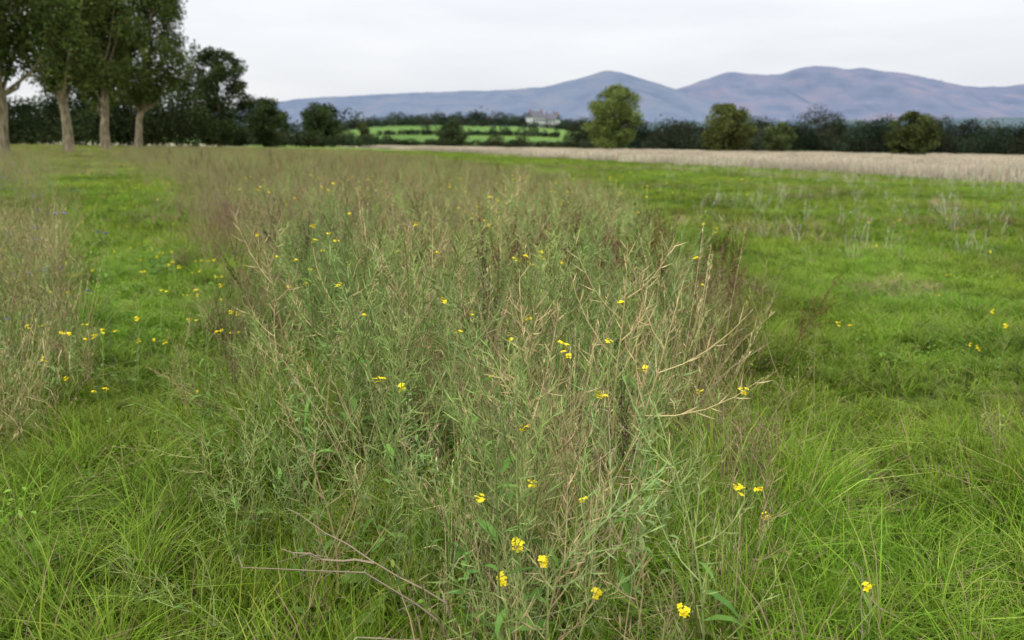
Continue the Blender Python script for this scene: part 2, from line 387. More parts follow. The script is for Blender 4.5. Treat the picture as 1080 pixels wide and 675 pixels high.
def instancer(name, col, x, y, sc, idx, tilt=.12, sz=None, near=0):
    n = len(x); x = np.asarray(x); y = np.asarray(y)
    co = np.stack([x, y, ground_h(x, y)], 1).astype(np.float32)
    me = bpy.data.meshes.new(name); me.vertices.add(n); me.vertices.foreach_set('co', co.ravel())
    rot = np.stack([R.normal(0, tilt, n), R.normal(0, tilt, n), R.uniform(0, 6.283, n)], 1).astype(np.float32)
    a = me.attributes.new('rot', 'FLOAT_VECTOR', 'POINT'); a.data.foreach_set('vector', rot.ravel())
    sc = np.broadcast_to(sc, (n,)); sz = sc if sz is None else sz
    S = np.stack([sc, sc, sz], 1).astype(np.float32)
    a = me.attributes.new('scl', 'FLOAT_VECTOR', 'POINT'); a.data.foreach_set('vector', S.ravel())
    a = me.attributes.new('idx', 'INT', 'POINT'); a.data.foreach_set('value', np.asarray(idx, np.int32))
    nearm = (y < near)
    a = me.attributes.new('near', 'BOOLEAN', 'POINT'); a.data.foreach_set('value', nearm)
    a = me.attributes.new('rnd', 'FLOAT', 'POINT'); a.data.foreach_set('value', np.where(nearm, R.random(n), 0).astype(np.float32))
    ob = link(bpy.data.objects.new(name, me))
    g = bpy.data.node_groups.new(name+'_scatter', 'GeometryNodeTree')
    g.interface.new_socket('Geometry', in_out='INPUT', socket_type='NodeSocketGeometry')
    g.interface.new_socket('Geometry', in_out='OUTPUT', socket_type='NodeSocketGeometry')
    gi = g.nodes.new('NodeGroupInput'); go = g.nodes.new('NodeGroupOutput')
    iop = g.nodes.new('GeometryNodeInstanceOnPoints'); ci = g.nodes.new('GeometryNodeCollectionInfo')
    ci.inputs['Collection'].default_value = col; ci.inputs['Separate Children'].default_value = True; ci.inputs['Reset Children'].default_value = True
    def na_(nm, ty):
        q = g.nodes.new('GeometryNodeInputNamedAttribute'); q.data_type = ty; q.inputs['Name'].default_value = nm; return q.outputs['Attribute']
    iop.inputs['Pick Instance'].default_value = True
    g.links.new(gi.outputs[0], iop.inputs['Points']); g.links.new(ci.outputs[0], iop.inputs['Instance'])
    g.links.new(na_('rot', 'FLOAT_VECTOR'), iop.inputs['Rotation']); g.links.new(na_('scl', 'FLOAT_VECTOR'), iop.inputs['Scale'])
    g.links.new(na_('idx', 'INT'), iop.inputs['Instance Index'])
    if near > 0:
        ri = g.nodes.new('GeometryNodeRealizeInstances'); g.links.new(iop.outputs[0], ri.inputs[0]); g.links.new(na_('near', 'BOOLEAN'), ri.inputs['Selection']); g.links.new(ri.outputs[0], go.inputs[0])
    else: g.links.new(iop.outputs[0], go.inputs[0])
    md = ob.modifiers.new('scatter', 'NODES'); md.node_group = g
    return ob

def pts(y0, y1, dens, xl, xr, step=.25):
    X = []; Y = []
    y = y0
    while y < y1:
        ym = y+step/2; a, b_ = float(xl(ym)), float(xr(ym)); w = max(0, b_-a)
        d = dens(ym) if callable(dens) else dens
        n = R.poisson(d*w*step)
        yy = R.uniform(y, y+step, n); X.append(R.uniform(a, b_, n)); Y.append(yy); y += step
    return np.concatenate(X), np.concatenate(Y)
def grid(y0, y1, sp, xl, xr, j=.3):
    X = []; Y = []; y = y0; r = 0
    while y < y1:
        a, b_ = float(xl(y)), float(xr(y))
        if b_ > a:
            xx = np.arange(a+(r % 2)*sp/2, b_, sp); X.append(xx+R.uniform(-j, j, len(xx))*sp); Y.append(y+R.uniform(-j, j, len(xx))*sp)
        y += sp*.87; r += 1
    return np.concatenate(X), np.concatenate(Y)
FL = lambda y: -.72*y-1.2
FR = lambda y: .72*y+1.2
cat = lambda *a: tuple(np.concatenate(k) for k in zip(*a))

# ---------------------------------------------------------------- meadow grass
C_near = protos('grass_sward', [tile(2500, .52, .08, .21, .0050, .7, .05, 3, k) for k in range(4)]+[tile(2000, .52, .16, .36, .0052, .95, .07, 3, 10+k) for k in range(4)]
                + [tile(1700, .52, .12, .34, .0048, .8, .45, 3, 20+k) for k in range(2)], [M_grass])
x, y = grid(.9, 14, .64, FL, FR)
instr = (x > XL(y)) & (x < XR(y)); left = x <= XL(y); right = x >= XR(y); lane = left & (x > X2(y)) & (y > 3.8)
m = sn(x, y, .9, 1); q = R.random(len(x))
idx = R.integers(0, 4, len(x)); longm = (left & ~lane & (y < 4.8) & (q < .85)) | (instr & (q < .6)) | (right & (y < 3.8) & (q < .5)) | (right & (y < 8) & (m > .45) & (q < .5)) | (left & ~lane & (q < .5))
idx = np.where(longm, R.integers(4, 8, len(x)), idx)
q = R.random(len(x)); idx = np.where(q < np.where(instr, .25, np.where(lane, .0, .03+.2*((m < -.4) & right))), R.integers(8, 10, len(x)), idx)
sc = R.uniform(.92, 1.1, len(x)); sz = sc*R.uniform(.8, 1.15, len(x))*(1+.2*m)*np.where(right & (y > 3.8), .68, np.where(lane, .62, np.where(instr, 1.25, 1)))
instancer('meadow_grass', C_near, x, y, sc, idx, .03, sz)

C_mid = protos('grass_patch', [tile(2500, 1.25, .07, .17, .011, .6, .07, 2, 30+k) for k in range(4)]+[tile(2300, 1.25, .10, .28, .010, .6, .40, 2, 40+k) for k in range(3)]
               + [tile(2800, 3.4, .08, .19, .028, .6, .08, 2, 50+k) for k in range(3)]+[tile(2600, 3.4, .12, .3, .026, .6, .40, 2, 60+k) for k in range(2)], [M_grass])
x, y = grid(13.5, 60, 1.6, FL, lambda y: min(FR(y), XS(y)+2.5)); n1 = len(x)
x2, y2 = grid(59, 145, 4.4, FL, lambda y: XS(y)+3); x, y = cat((x, y), (x2, y2))
m = sn(x, y*2, .12, 4); m3 = sn(x*.5, y*1.5, .35, 8); q = R.random(len(x)); lane = (x < XL(y)) & (x > X2(y)) & (y < 36); ins = ((x < XR(y)) & (x > XL(y))) | ((y > 36) & (x < XR(y)))
dryp = (q < .04+.32*(m > .4)+.22*(m3 > .5)+.6*ins) & ~lane
far = np.arange(len(x)) >= n1
idx = np.where(far, np.where(dryp, R.integers(10, 12, len(x)), R.integers(7, 10, len(x))), np.where(dryp, R.integers(4, 7, len(x)), R.integers(0, 4, len(x))))
sc = R.uniform(.9, 1.15, len(x)); instancer('pasture_grass', C_mid, x, y, sc, idx, .01, sc*R.uniform(.7, 1.2, len(x)))

# low leafy herbs
HG = (.14, .25, .04)
C_herb = protos('low_herb', [rosette(30, .045, HG) for _ in range(2)]+[rosette(16, .085, (.11, .205, .04), .13) for _ in range(2)]+[rosette(60, .028, (.18, .30, .05), .2, .2) for _ in range(2)], [M_grass])
x, y = pts(1.2, 13, 7, FL, lambda y: XR(y)+.2)
k = sn(x, y, 1.6, 2) > -.1; x, y = x[k], y[k]
x2, y2 = pts(1.2, 13, 2.0, XR, FR); x, y = cat((x, y), (x2, y2))
hi = R.integers(0, 6, len(x)); hi = np.where((x > XR(y)) & ((hi == 2) | (hi == 3)), 5, hi)
instancer('low_leafy_herbs', C_herb, x, y, R.uniform(.7, 1.3, len(x)), hi, .2)

# ---------------------------------------------------------------- rape with seed pods
C_rape = protos('wild_rape', [rape(U(.9, 1.1), c_, 0) for c_ in (RAPE, RAPE, (.18, .27, .07), (.18, .27, .07), (.32, .38, .13), (.23, .32, .11))]+[rape(U(.85, 1.0), RAPE, 1) for _ in range(2)]
                + [rape(U(.85, 1.05), (.42, .33, .17), 0, leaves=1, pod=.8) for _ in range(3)]+[rape(U(.8, 1.0), (.28, .29, .105), 0, bend=.8) for _ in range(2)], [M_weed, M_flower])
def strip_pts(y0, y1, d, inl=.08, inr=.08, step=.25):
    return pts(y0, y1, d, lambda y: XL(y)+inl*(XR(y)-XL(y)), lambda y: XR(y)-inr*(XR(y)-XL(y)), step)
def edge_h(x, y):
    s = (x-XL(y))/(XR(y)-XL(y)); return .64+.36*np.clip(np.sin(np.clip(s, 0, 1)*np.pi)*1.8, 0, 1)
a1 = strip_pts(2.2, 7.5, 31, -.05, .05); a2 = strip_pts(7.5, 16, 5); a3 = strip_pts(16, 40, .8, step=.5)
x, y = cat(a1, a2, a3)
s = (x-XL(y))/(XR(y)-XL(y))
keep = R.random(len(x)) < np.where(y < 7.5, np.where(s > .8, .5, 1.0), .6)*(.74+.6*sn(x, y, 1.7, 5)); x, y = x[keep], y[keep]; s = s[keep]
idx = R.integers(0, 6, len(x)); q = R.random(len(x)); ps = np.where((s > .35) & (s < .95), .22, .08)+.12*(sn(x, y, 1.3, 12) > .4)
idx = np.where(q < .08, R.integers(6, 8, len(x)), np.where(q < .08+ps, R.integers(8, 11, len(x)), np.where(q < .10+ps+.18, R.integers(11, 13, len(x)), idx)))
sc = R.uniform(.72, 1.12, len(x))*edge_h(x, y)*np.clip(.60+.13*y, .6, 1.08)*(1+.18*sn(x, y, 1.2, 3))
instancer('wild_rape_plants', C_rape, x, y, sc, idx, .24, near=8)

# ---------------------------------------------------------------- dry grass and straw stalks
OLV = (.34, .29, .135)
C_dry = protos('dry_grass', [drygrass(16, .95, STRAW, .16) for _ in range(3)]+[drygrass(16, .8, OLV, .2, green=.45) for _ in range(3)]+[drygrass(5, .6, (.66, .61, .50), lean=.3, thick=1.5, leaves=0) for _ in range(2)]
               + [drygrass(40, .75, OLV, .5, green=.35) for _ in range(3)]+[drygrass(40, .85, (.27, .185, .12), .5, green=.15) for _ in range(2)], [M_dry])
a0 = pts(2.35, 4.4, 12, lambda y: -.3, lambda y: .68)
a1 = strip_pts(2.25, 8, 5, .2, .05); a2 = strip_pts(8, 20, 7)
b1 = pts(3.6, 12, 14, lambda y: X2(y)-1.8, X2); x, y = cat(a0, a1, a2, b1); idx = R.integers(0, 6, len(x)); idx[:len(a0[0])] = R.integers(0, 3, len(a0[0]))
idx = np.where(((x < X2(y)) | (y > 5)) & (R.random(len(x)) < .6), R.integers(3, 6, len(x)), idx)
a3 = strip_pts(16, 95, 2.5, 0, 0, .5); b2 = pts(12, 60, 1.7, lambda y: X2(y)-4-.1*y, X2, .5); b3 = pts(34, 80, 1.2, lambda y: X2(y), XL, .5)
a4 = pts(8, 20, 3.5, lambda y: XL(y)+.1, lambda y: XL(y)+.5*(XR(y)-XL(y)), .5)
x2, y2 = cat(a3, b2, b3, a4); kk = R.random(len(x2)) < .75+.4*sn(x2, y2, .35, 6); x2, y2 = x2[kk], y2[kk]; x, y = cat((x, y), (x2, y2))
q = R.random(len(x2)); brn = (x2 < XL(y2)+.5*(XR(y2)-XL(y2))) & (x2 > XL(y2)) & (y2 < 30)
idx = np.concatenate([idx, np.where(q < np.where(brn, .7, .28), R.integers(11, 13, len(x2)), R.integers(8, 11, len(x2)))])
sc = R.uniform(.65, 1.1, len(x))*np.where(x < X2(y), .98, np.where(x < XL(y), .6, edge_h(x, y)))*np.clip(.66+.1*y, .65, 1.08)*(1+.15*sn(x, y, .8, 3))
c1 = pts(4, 45, .2, lambda y: XR(y)+.3, lambda y: .7*y, .5)
c2 = pts(9, 30, 1.0, lambda y: .20*y, lambda y: .68*y, .5); c3 = pts(22, 60, 1.6, lambda y: XS(y)-12, XS, .5)
cx, cy = cat(c1, c2, c3); kk = (sn(cx, cy, .5, 9) > -.1); cx, cy = cx[kk], cy[kk]
idx = np.concatenate([idx, R.integers(6, 8, len(cx))]); sc = np.concatenate([sc, R.uniform(.45, .9, len(cx))])
x, y = cat((x, y), (cx, cy))
instancer('dry_grass_stalks', C_dry, x, y, sc, idx, .18, near=8)

# ---------------------------------------------------------------- dock / brown weeds
C_dock = protos('dock', [dock(U(.85, 1.05), RUST) for _ in range(3)]+[dock(.95, (.06, .035, .03), 1.0) for _ in range(1)]+[haze_weed(.8, (.20, .125, .085)) for _ in range(2)]+[haze_weed(.75, (.26, .24, .10)) for _ in range(4)], [M_weed])
def gpts(cx, cy, sx_, sy_, n): return R.normal(cx, sx_, n), R.normal(cy, sy_, n)
d1 = gpts(.55, 7.6, .5, .9, 50); d2 = gpts(1.3, 7.8, .4, 1.4, 26); d3 = gpts(-1.7, 8.0, .3, .8, 7)
d4 = strip_pts(10, 60, .25, step=.5); d5 = strip_pts(3.2, 10, .9)
x, y = cat(d1, d2, d3, d4, d5); idx = R.integers(0, 4, len(x)); idx[:76] = R.integers(0, 3, 76); idx[76:83] = 3
h1 = gpts(-2.0, 8.8, .9, 1.6, 170); h2 = gpts(-3.6, 13, 1.3, 2.4, 220); h7 = gpts(.8, 6.8, .6, 1.0, 70); h3 = strip_pts(14, 80, .5, 0, 0, .5)
h4 = pts(3.6, 14, 10, lambda y: X2(y)-1.6, X2); h5 = pts(2.8, 9, 8, lambda y: XR(y)-.6, lambda y: XR(y)+.1); h6 = strip_pts(2.6, 9, 3.0)
hx, hy = cat(h1, h2, h7, h3, h4, h5, h6); q = R.random(len(hx)); hi = R.integers(6, 10, len(hx)); nn = 460; hi[:nn] = np.where(q[:nn] < .7, R.integers(4, 6, nn), hi[:nn]); hi = np.where(q > .78, 5, hi)
kk = ~((hx < XL(hy)+.1) & (hx > X2(hy))); hx, hy, hi = hx[kk], hy[kk], hi[kk]
sc = np.concatenate([R.uniform(.75, 1.15, len(x))*np.clip(.6+.08*y, .6, 1), R.uniform(.6, 1.05, len(hx))*np.where(hx < X2(hy), 1.05, 1)*np.clip(.65+.1*hy, .65, 1)]); x, y = cat((x, y), (hx, hy)); idx = np.concatenate([idx, hi])
instancer('dock_and_brown_weeds', C_dock, x, y, sc, idx, .15, near=8)

# leafy green weeds
C_leafy = protos('leafy_weed', [leafy(.85, (.16, .24, .08), 34) for _ in range(3)]+[leafy(.5, (.10, .19, .045), 22, .08) for _ in range(2)], [M_weed])
x, y = strip_pts(2.4, 12, 4.5); x2, y2 = pts(3.4, 14, 4, lambda y: X2(y)-1.5, X2)
x, y = cat((x, y), (x2, y2), (np.array([1.02, 1.1, 1.6, 1.9]), np.array([7.6, 8.1, 7.5, 9.0])))
sc = R.uniform(.5, .95, len(x)); sc[-4:] = [1.4, 1.3, 1.2, 1.2]; li = R.integers(0, 5, len(x)); li[-4:] = 0
instancer('leafy_weeds', C_leafy, x, y, sc, li, .1, near=8)

# ---------------------------------------------------------------- flowers
C_yel = protos('yellow_flower', [yflower(.4, 2), yflower(.4, 1), yflower(.7, 1), yflower(.7, 2), yflower(1.0, 3), yflower(1.0, 2)], [M_weed, M_flower])
fl = [(-1.25, 5.15, 1.1, 4), (-1.37, 5.2, 1.05, 5), (-1.30, 4.75, .95, 5), (-.65, 3.66, .98, 5), (-.425, 4.67, 1.15, 5), (.137, 2.97, .9, 3), (.062, 2.52, .74, 2), (.06, 2.43, .64, 2), (-.05, 2.38, .64, 2),
      (.28, 2.39, .58, 2), (.06, 2.27, .52, 1), (.025, 2.2, .46, 1), (.117, 2.25, .47, 1), (.24, 2.17, .42, 1), (.485, 2.17, .42, 1), (.775, 2.84, .45, 0), (.84, 2.74, .40, 1), (1.04, 2.3, .38, 1),
      (.763, 3.3, .65, 2), (.266, 2.81, .8, 2), (2.4, 9.9, 1.2, 5), (.98, 4.9, .95, 5), (1.1, 3.9, .5, 1), (-.2, 3.3, 1.0, 5), (.35, 3.5, .98, 5), (.7, 2.6, .6, 2), (-.35, 2.9, .8, 3), (.5, 3.1, .8, 2)]
x = np.array([f[0] for f in fl]); y = np.array([f[1] for f in fl]); idx = np.array([f[3] for f in fl])
base = np.array([.4, .4, .7, .7, 1.0, 1.0]); sc = np.array([f[2] for f in fl])/base[idx]
e1 = pts(4.2, 10, 5.5, lambda y: XL(y)-.95, lambda y: XL(y)-.1); e2 = pts(3.4, 12, 1.8, lambda y: X2(y)-1, lambda y: XL(y)-.3); e3 = pts(12, 30, .35, lambda y: X2(y)-3, XL); e4 = pts(2.8, 16, .3, XR, lambda y: .6*y)
e5 = strip_pts(4.5, 16, .6)
ex, ey = cat(e1, e2, e3, e4, e5); ei = R.integers(0, 2, len(ex)); n5 = len(e5[0]); ei[-n5:] = R.integers(4, 6, n5)
es = R.uniform(.75, 1.15, len(ex)); es[-n5:] = R.uniform(.85, 1.15, n5)
x, y = cat((x, y), (ex, ey)); idx = np.concatenate([idx, ei]); sc = np.concatenate([sc, es])
instancer('yellow_wildflowers', C_yel, x, y, sc, idx, .05)
C_blu = protos('blue_flower', [bflower(.35), bflower(.45), bflower(.75)], [M_weed, M_flower])
e1 = pts(3.4, 9, 3.0, lambda y: X2(y)-1.2, lambda y: X2(y)+.3); e2 = pts(9, 25, 1.0, lambda y: X2(y)-3, X2); e3 = pts(2.5, 6, .25, XR, lambda y: XR(y)+.4)
x, y = cat(e1, e2, e3); bi = R.integers(0, 3, len(x)); bi[:len(e1[0])] = R.integers(1, 3, len(e1[0])); instancer('blue_wildflowers', C_blu, x, y, R.uniform(.9, 1.25, len(x)), bi, .1)

# ---------------------------------------------------------------- stubble
C_st = protos('stubble_row', [stub(420, 1.6, 1.4, .42) for _ in range(4)], [M_dry])
x, y = grid(34, 90, 2.6, lambda y: XS(y)+.5, lambda y: .72*y+2); x2, y2 = grid(90, 200, 5, XS, lambda y: .72*y); x, y = cat((x, y), (x2, y2))
ob = instancer('stubble', C_st, x, y, R.uniform(.9, 1.3, len(x)), R.integers(0, 4, len(x)), .01)

# ---------------------------------------------------------------- broken dry stalks
def dead_stalk(name, base, segs, col=(.46, .38, .25), r=.0048):
    b = MB()
    for s in segs:
        P = [np.array(p, float) for p in s]
        PP = []
        for q in range(len(P)-1):
            for t in (0, .33, .66): PP.append(P[q]*(1-t)+P[q+1]*t+np.array([U(-.006, .006), U(-.006, .006), U(-.006, .006)]))
        PP.append(P[-1]); b.tube(PP, np.linspace(r, .0014, len(PP)), jit(col, .15))
        for q in range(5):
            k = PP[int(U(len(PP)*.4, len(PP)))]; b.tube([k, k+np.array([U(-.05, .02), U(-.03, .03), U(-.02, .04)]), k+np.array([U(-.09, .03), U(-.05, .05), U(-.04, .06)])], [.0020, .0014, .0006], jit(col, .2))
    ob = link(bpy.data.objects.new(name, b.mesh(name, [M_dry]))); ob.location = (base[0], base[1], float(ground_h(*base))); return ob
dead_stalk('broken_dry_stalk', (-.10, 2.42), [[(0, 0, 0), (-.08, -.05, .28), (-.28, -.12, .44), (-.48, -.12, .58)], [(-.02, 0, 0), (-.1, -.08, .25), (-.3, -.15, .42), (-.62, -.2, .46)], [(-.05, -.02, 0), (-.15, -.1, .2), (-.3, -.25, .28), (-.42, -.3, .22)],
    [(-.28, -.12, .44), (-.4, -.2, .49), (-.5, -.25, .54)]])
dead_stalk('broken_dry_stalk', (1.06, 2.35), [[(0, 0, 0), (-.02, 0, .15), (-.04, .02, .42)], [(.02, 0, 0), (0, .02, .15), (-.02, -.02, .36)], [(0, .02, 0), (.03, 0, .12), (.02, 0, .3)]])
dead_stalk('broken_dry_stalk', (2.35, 3.9), [[(0, 0, 0), (-.1, 0, .2), (-.2, .02, .5)], [(0, 0, 0), (.1, 0, .18), (.15, 0, .4)]])
dead_stalk('broken_dry_stalk', (1.5, 4.4), [[(0, 0, 0), (-.1, 0, .35), (-.3, .02, .85)], [(0, 0, 0), (.06, 0, .3), (.04, 0, .68)]], (.30, .28, .13))
dead_stalk('broken_dry_stalk', (.3, 2.6), [[(0, 0, 0), (.02, 0, .4), (.0, .02, .8)], [(.02, 0, 0), (.05, .02, .35), (.09, -.02, .72)], [(0, .02, 0), (-.03, 0, .3), (-.02, 0, .66)]])

# ---------------------------------------------------------------- trees
def leaf_quads(P, size, rng, flat=.0):
    n = len(P); a = rng.normal(size=(n, 3)); a /= np.linalg.norm(a, axis=1)[:, None]
    b = rng.normal(size=(n, 3)); b -= a*(a*b).sum(1)[:, None]; b /= np.linalg.norm(b, axis=1)[:, None]
    s = (size*rng.uniform(.6, 1.4, n))[:, None]
    a = a*s*.5; b = b*s*.36
    V = np.stack([P-a, P-b*1.0+a*.1, P+a, P+b*1.0+a*.1], 1).reshape(-1, 3)
    F = np.arange(4*n).reshape(n, 4); return V, F

def tree(name, x, y, h, w, cb, tr, seed, shape='round', nleaf=9000, leaf=.3, c=(.07, .11, .03), nclump=70, lean=(0, 0), limbs=12, crx=.14, vert=1.0):
    rng = np.random.default_rng(seed)
    e = link(bpy.data.objects.new(name, None)); z0 = float(ground_h(x, y)); e.location = (x, y, z0)
    def Rt(t):
        if shape == 'round': return np.sqrt(np.clip(1-(2*t-1)**2, 0, 1))**.8
        if shape == 'poplar': return np.clip(np.sin(np.pi*np.clip(t, 0, 1)**.75), 0, 1)**.6
        return np.clip(np.sin(np.pi*np.clip(t*.9+.08, 0, 1)), 0, 1)**.55
    ph = rng.uniform(0, 6.28, 4)
    t = rng.uniform(0.02, .99, nclump); a = rng.uniform(0, 6.28, nclump); rr = rng.uniform(0, 1, nclump)**.5
    lob = 1+.14*np.sin(2*a+ph[0]+4*t)+.12*np.sin(3*a+ph[1]-7*t)
    rad_ = Rt(t)*w/2*rr*lob*.88
    ax = lambda tt: np.stack([lean[0]*tt**1.3, lean[1]*tt**1.3], -1)
    zc = cb*h+t*(h*(1-cb))*.96; A = ax(zc/h)
    Cc = np.stack([A[:, 0]+rad_*np.cos(a), A[:, 1]+rad_*np.sin(a), zc], 1)
    cr = crx*w*rng.uniform(.5, 1.15, nclump)*(0.6+.5*Rt(t))
    wgt = cr**2/np.sum(cr**2); k = rng.choice(nclump, nleaf, p=wgt)
    o = rng.normal(size=(nleaf, 3)); o /= np.linalg.norm(o, axis=1)[:, None]; o *= (rng.uniform(0, 1, nleaf)**.45)[:, None]*rng.uniform(.8, 1.25, nleaf)[:, None]
    o[:, 2] *= .75*vert; P = Cc[k]+o*cr[k][:, None]
    V, F = leaf_quads(P, leaf, rng)
    tint = rng.uniform(.65, 1.4, nclump)[k]*rng.uniform(.7, 1.3, nleaf)
    yel = rng.uniform(-.1, .3, nleaf)
    C = np.stack([c[0]*tint*(1+yel), c[1]*tint, c[2]*tint*(1-yel*.5)], 1); C = np.repeat(C, 4, 0)
    cr_o = link(bpy.data.objects.new('crown', mesh_np('crown', V, F, M_leaf, C))); cr_o.parent = e
    b = MB(); zz = np.linspace(0, h*.9, 12)
    wob = rng.normal(0, .010*h, (12, 2)); wob[0] = 0; wob[:3] *= .3
    tp = np.array([[*(ax(np.array([q/h]))[0]+wob[n_]), q] for n_, q in enumerate(zz)]); tp[0, 2] = -.2
    rr_ = tr*(1-zz/h*.93); rr_[0] *= 1.3
    b.tube(tp, rr_, (1, 1, 1), sides=9)
    for q in range(limbs):
        m_ = rng.integers(0, nclump); end = Cc[m_]; s0 = max(cb*h*.75, end[2]-h*rng.uniform(.12, .3)*(1.3 if shape == 'poplar' else 1)); s0 = min(s0, h*.8)
        p0 = np.array([np.interp(s0, zz, tp[:, 0]), np.interp(s0, zz, tp[:, 1]), s0]); mid = (p0+end)/2+np.array([0, 0, -.03*h])+rng.normal(0, .01*h, 3)
        r0 = tr*(1-s0/h)*.5; b.tube([p0, (p0+mid)/2, mid, (mid+end)/2, end], [r0, r0*.8, r0*.6, r0*.4, r0*.15], (1, 1, 1), sides=5)
    tm = b.mesh('trunk', [M_bark]); tm.polygons.foreach_set('use_smooth', np.ones(len(tm.polygons), bool))
    tk = link(bpy.data.objects.new('trunk', tm)); tk.parent = e
    return e

PC = (.065, .095, .027)
tree('poplar_tree', -34.6, 61, 22, 9, .25, .40, 11, 'poplar', 26000, .26, PC, 130, (1.4, 0), 16, .14, 1.5)
tree('poplar_tree', -42.5, 86, 24, 10, .25, .48, 12, 'poplar', 26000, .30, PC, 130, (-1.8, 0), 18, .14, 1.5)
tree('poplar_tree', -46.5, 103, 24, 9.5, .25, .50, 13, 'poplar', 24000, .32, PC, 120, (-.6, 0), 16, .14, 1.5)
tree('poplar_tree', -51.2, 123, 24, 11, .26, .50, 14, 'poplar', 26000, .33, PC, 130, (4.6, 0), 16, .14, 1.5)
tree('poplar_tree', -61, 135, 25, 9, .22, .6, 15, 'poplar', 20000, .36, PC, 100, (0, 0), 14, .14, 1.5)
DG = (.04, .062, .024)
tree('oak_tree', -50.6, 155, 16.6, 11.5, .06, .4, 27, 'oval', 22000, .36, DG, 95, (0, 0), 12, .14)
tree('hawthorn_tree', -48.5, 178, 9.2, 9.5, .04, .3, 22, 'oval', 14000, .36, DG, 60, limbs=6, crx=.18)
tree('hawthorn_tree', -44, 208, 9.8, 9.5, .04, .3, 23, 'oval', 12000, .40, (.045, .07, .028), 60, limbs=6, crx=.18)
tree('hawthorn_tree', -37.6, 225, 6.0, 5.0, .03, .25, 24, 'oval', 6000, .40, (.08, .11, .04), 35, limbs=5, crx=.2)
tree('hawthorn_tree', -17, 240, 6.6, 8.0, .02, .25, 25, 'round', 8000, .40, (.045, .07, .03), 45, limbs=5, crx=.19)
tree('ash_tree', 21.8, 200, 14.5, 12, .06, .4, 31, 'oval', 24000, .36, (.12, .17, .05), 120, limbs=12, crx=.15)
tree('oak_tree', 42, 180, 9.6, 10.5, .03, .3, 32, 'round', 17000, .36, (.085, .11, .036), 80, limbs=8, crx=.17)
tree('hawthorn_tree', 52.5, 180, 6.2, 6.5, .02, .2, 33, 'oval', 8000, .34, (.08, .115, .045), 45, limbs=5, crx=.18)
tree('oak_tree', 69, 158, 7.8, 8.0, .0, .25, 34, 'round', 13000, .34, (.06, .08, .028), 65, limbs=6, crx=.17)

def foliage_mass(name, blobs, per, leaf, c, seed, mat=M_leaf):
    rng = np.random.default_rng(seed); B = np.array(blobs); n = len(B)
    wt = B[:, 3]*B[:, 4]; k = rng.choice(n, per*n, p=wt/wt.sum())
    o = rng.normal(size=(len(k), 3)); o /= np.linalg.norm(o, axis=1)[:, None]; o *= (rng.uniform(.25, 1, len(k))**.5)[:, None]*rng.uniform(.88, 1.1, len(k))[:, None]
    lump = 1+.16*np.sin(o[:, 0]*5+k)*np.cos(o[:, 2]*6+k*1.7)+.1*np.sin(o[:, 1]*9+o[:, 2]*8+k*.6)
    S = np.stack([B[k, 3], B[k, 3], B[k, 4]], 1); P = B[k, :3]+o*S*lump[:, None]
    V, F = leaf_quads(P, leaf, rng)
    tint = rng.uniform(.5, 1.5, n)[k]*rng.uniform(.75, 1.25, len(k)); hue = rng.uniform(-.15, .3, n)[k]
    C = np.stack([c[0]*tint*(1+hue), c[1]*tint, c[2]*tint], 1)
    return link(bpy.data.objects.new(name, mesh_np(name, V, F, mat, np.repeat(C, 4, 0))))
def row(y, x0, x1, h0, h1, step, seed, slope=0., wid=.5, gap=0., env=0, pw=1.6):
    rng = np.random.default_rng(seed); out = []; x = x0
    while x < x1:
        q = rng.uniform(0, 1)**pw; h = h0+(h1-h0)*q
        if env: h *= 1+.3*math.sin(x*.045+seed)*env
        yy = y+slope*(x-x0)+rng.normal(0, 4 if h > 4 else .5); z = float(ground_h(x, yy))
        if rng.uniform() > gap:
            out.append((x, yy, z+h*.52, h*wid*rng.uniform(.7, 1.25), h*.5))
            if h > 3: out.append((x+rng.normal(0, h*.2), yy, z+h*.28, h*.6, h*.3))
        x += step*rng.uniform(.5, 1.4)
    return out
foliage_mass('woodland', row(165, -125, -60, 8, 14, 3.5, 1)+row(150, -120, -72, 5, 10, 3, 2), 1500, .42, (.032, .05, .02), 1)
foliage_mass('hedgerow', row(190, -64, -30, 2.0, 4.5, 1.6, 3, wid=.7)+row(255, -75, -36, 2.0, 5.0, 1.5, 4, wid=.7)+row(262, -36, 24, 1.5, 2.6, 1.1, 14, wid=.9)+row(258, -8, 26, 2.0, 4.5, 4, 44, wid=.7), 420, .34, (.040, .055, .026), 2)
foliage_mass('field_hedges', row(400, -60, 20, 1.6, 2.4, 1.1, 5, slope=.05, wid=.8)+row(400, -50, 20, 2.5, 5.5, 9, 25, slope=.05)+row(500, -95, -10, 2, 6, 3, 26, wid=.7)+row(500, 2, 40, 2.5, 5.5, 3, 36, wid=.7)+row(540, -95, 10, 4, 9, 3.5, 7, wid=.7)+row(548, 8, 45, 5, 10, 4, 17, wid=.7), 300, .5, (.042, .06, .036), 3)
foliage_mass('distant_treeline', row(262, 24, 205, 3.5, 10, 3.6, 8, env=.5)+row(300, 22, 240, 7, 12, 4.2, 9, env=.6), 1500, .42, (.030, .044, .026), 4)
foliage_mass('distant_woodland', row(620, 60, 480, 12, 20, 10, 10, env=1)+row(640, -90, 60, 7, 12, 8, 15, env=.6)+row(560, -200, -95, 9, 14, 6, 13)+row(1400, -700, 1100, 18, 30, 22, 11)+row(2400, -1200, 2000, 30, 44, 40, 12, env=.7), 380, 1.4, (.055, .078, .072), 5)  # bluish leaf tone has the distance haze painted in

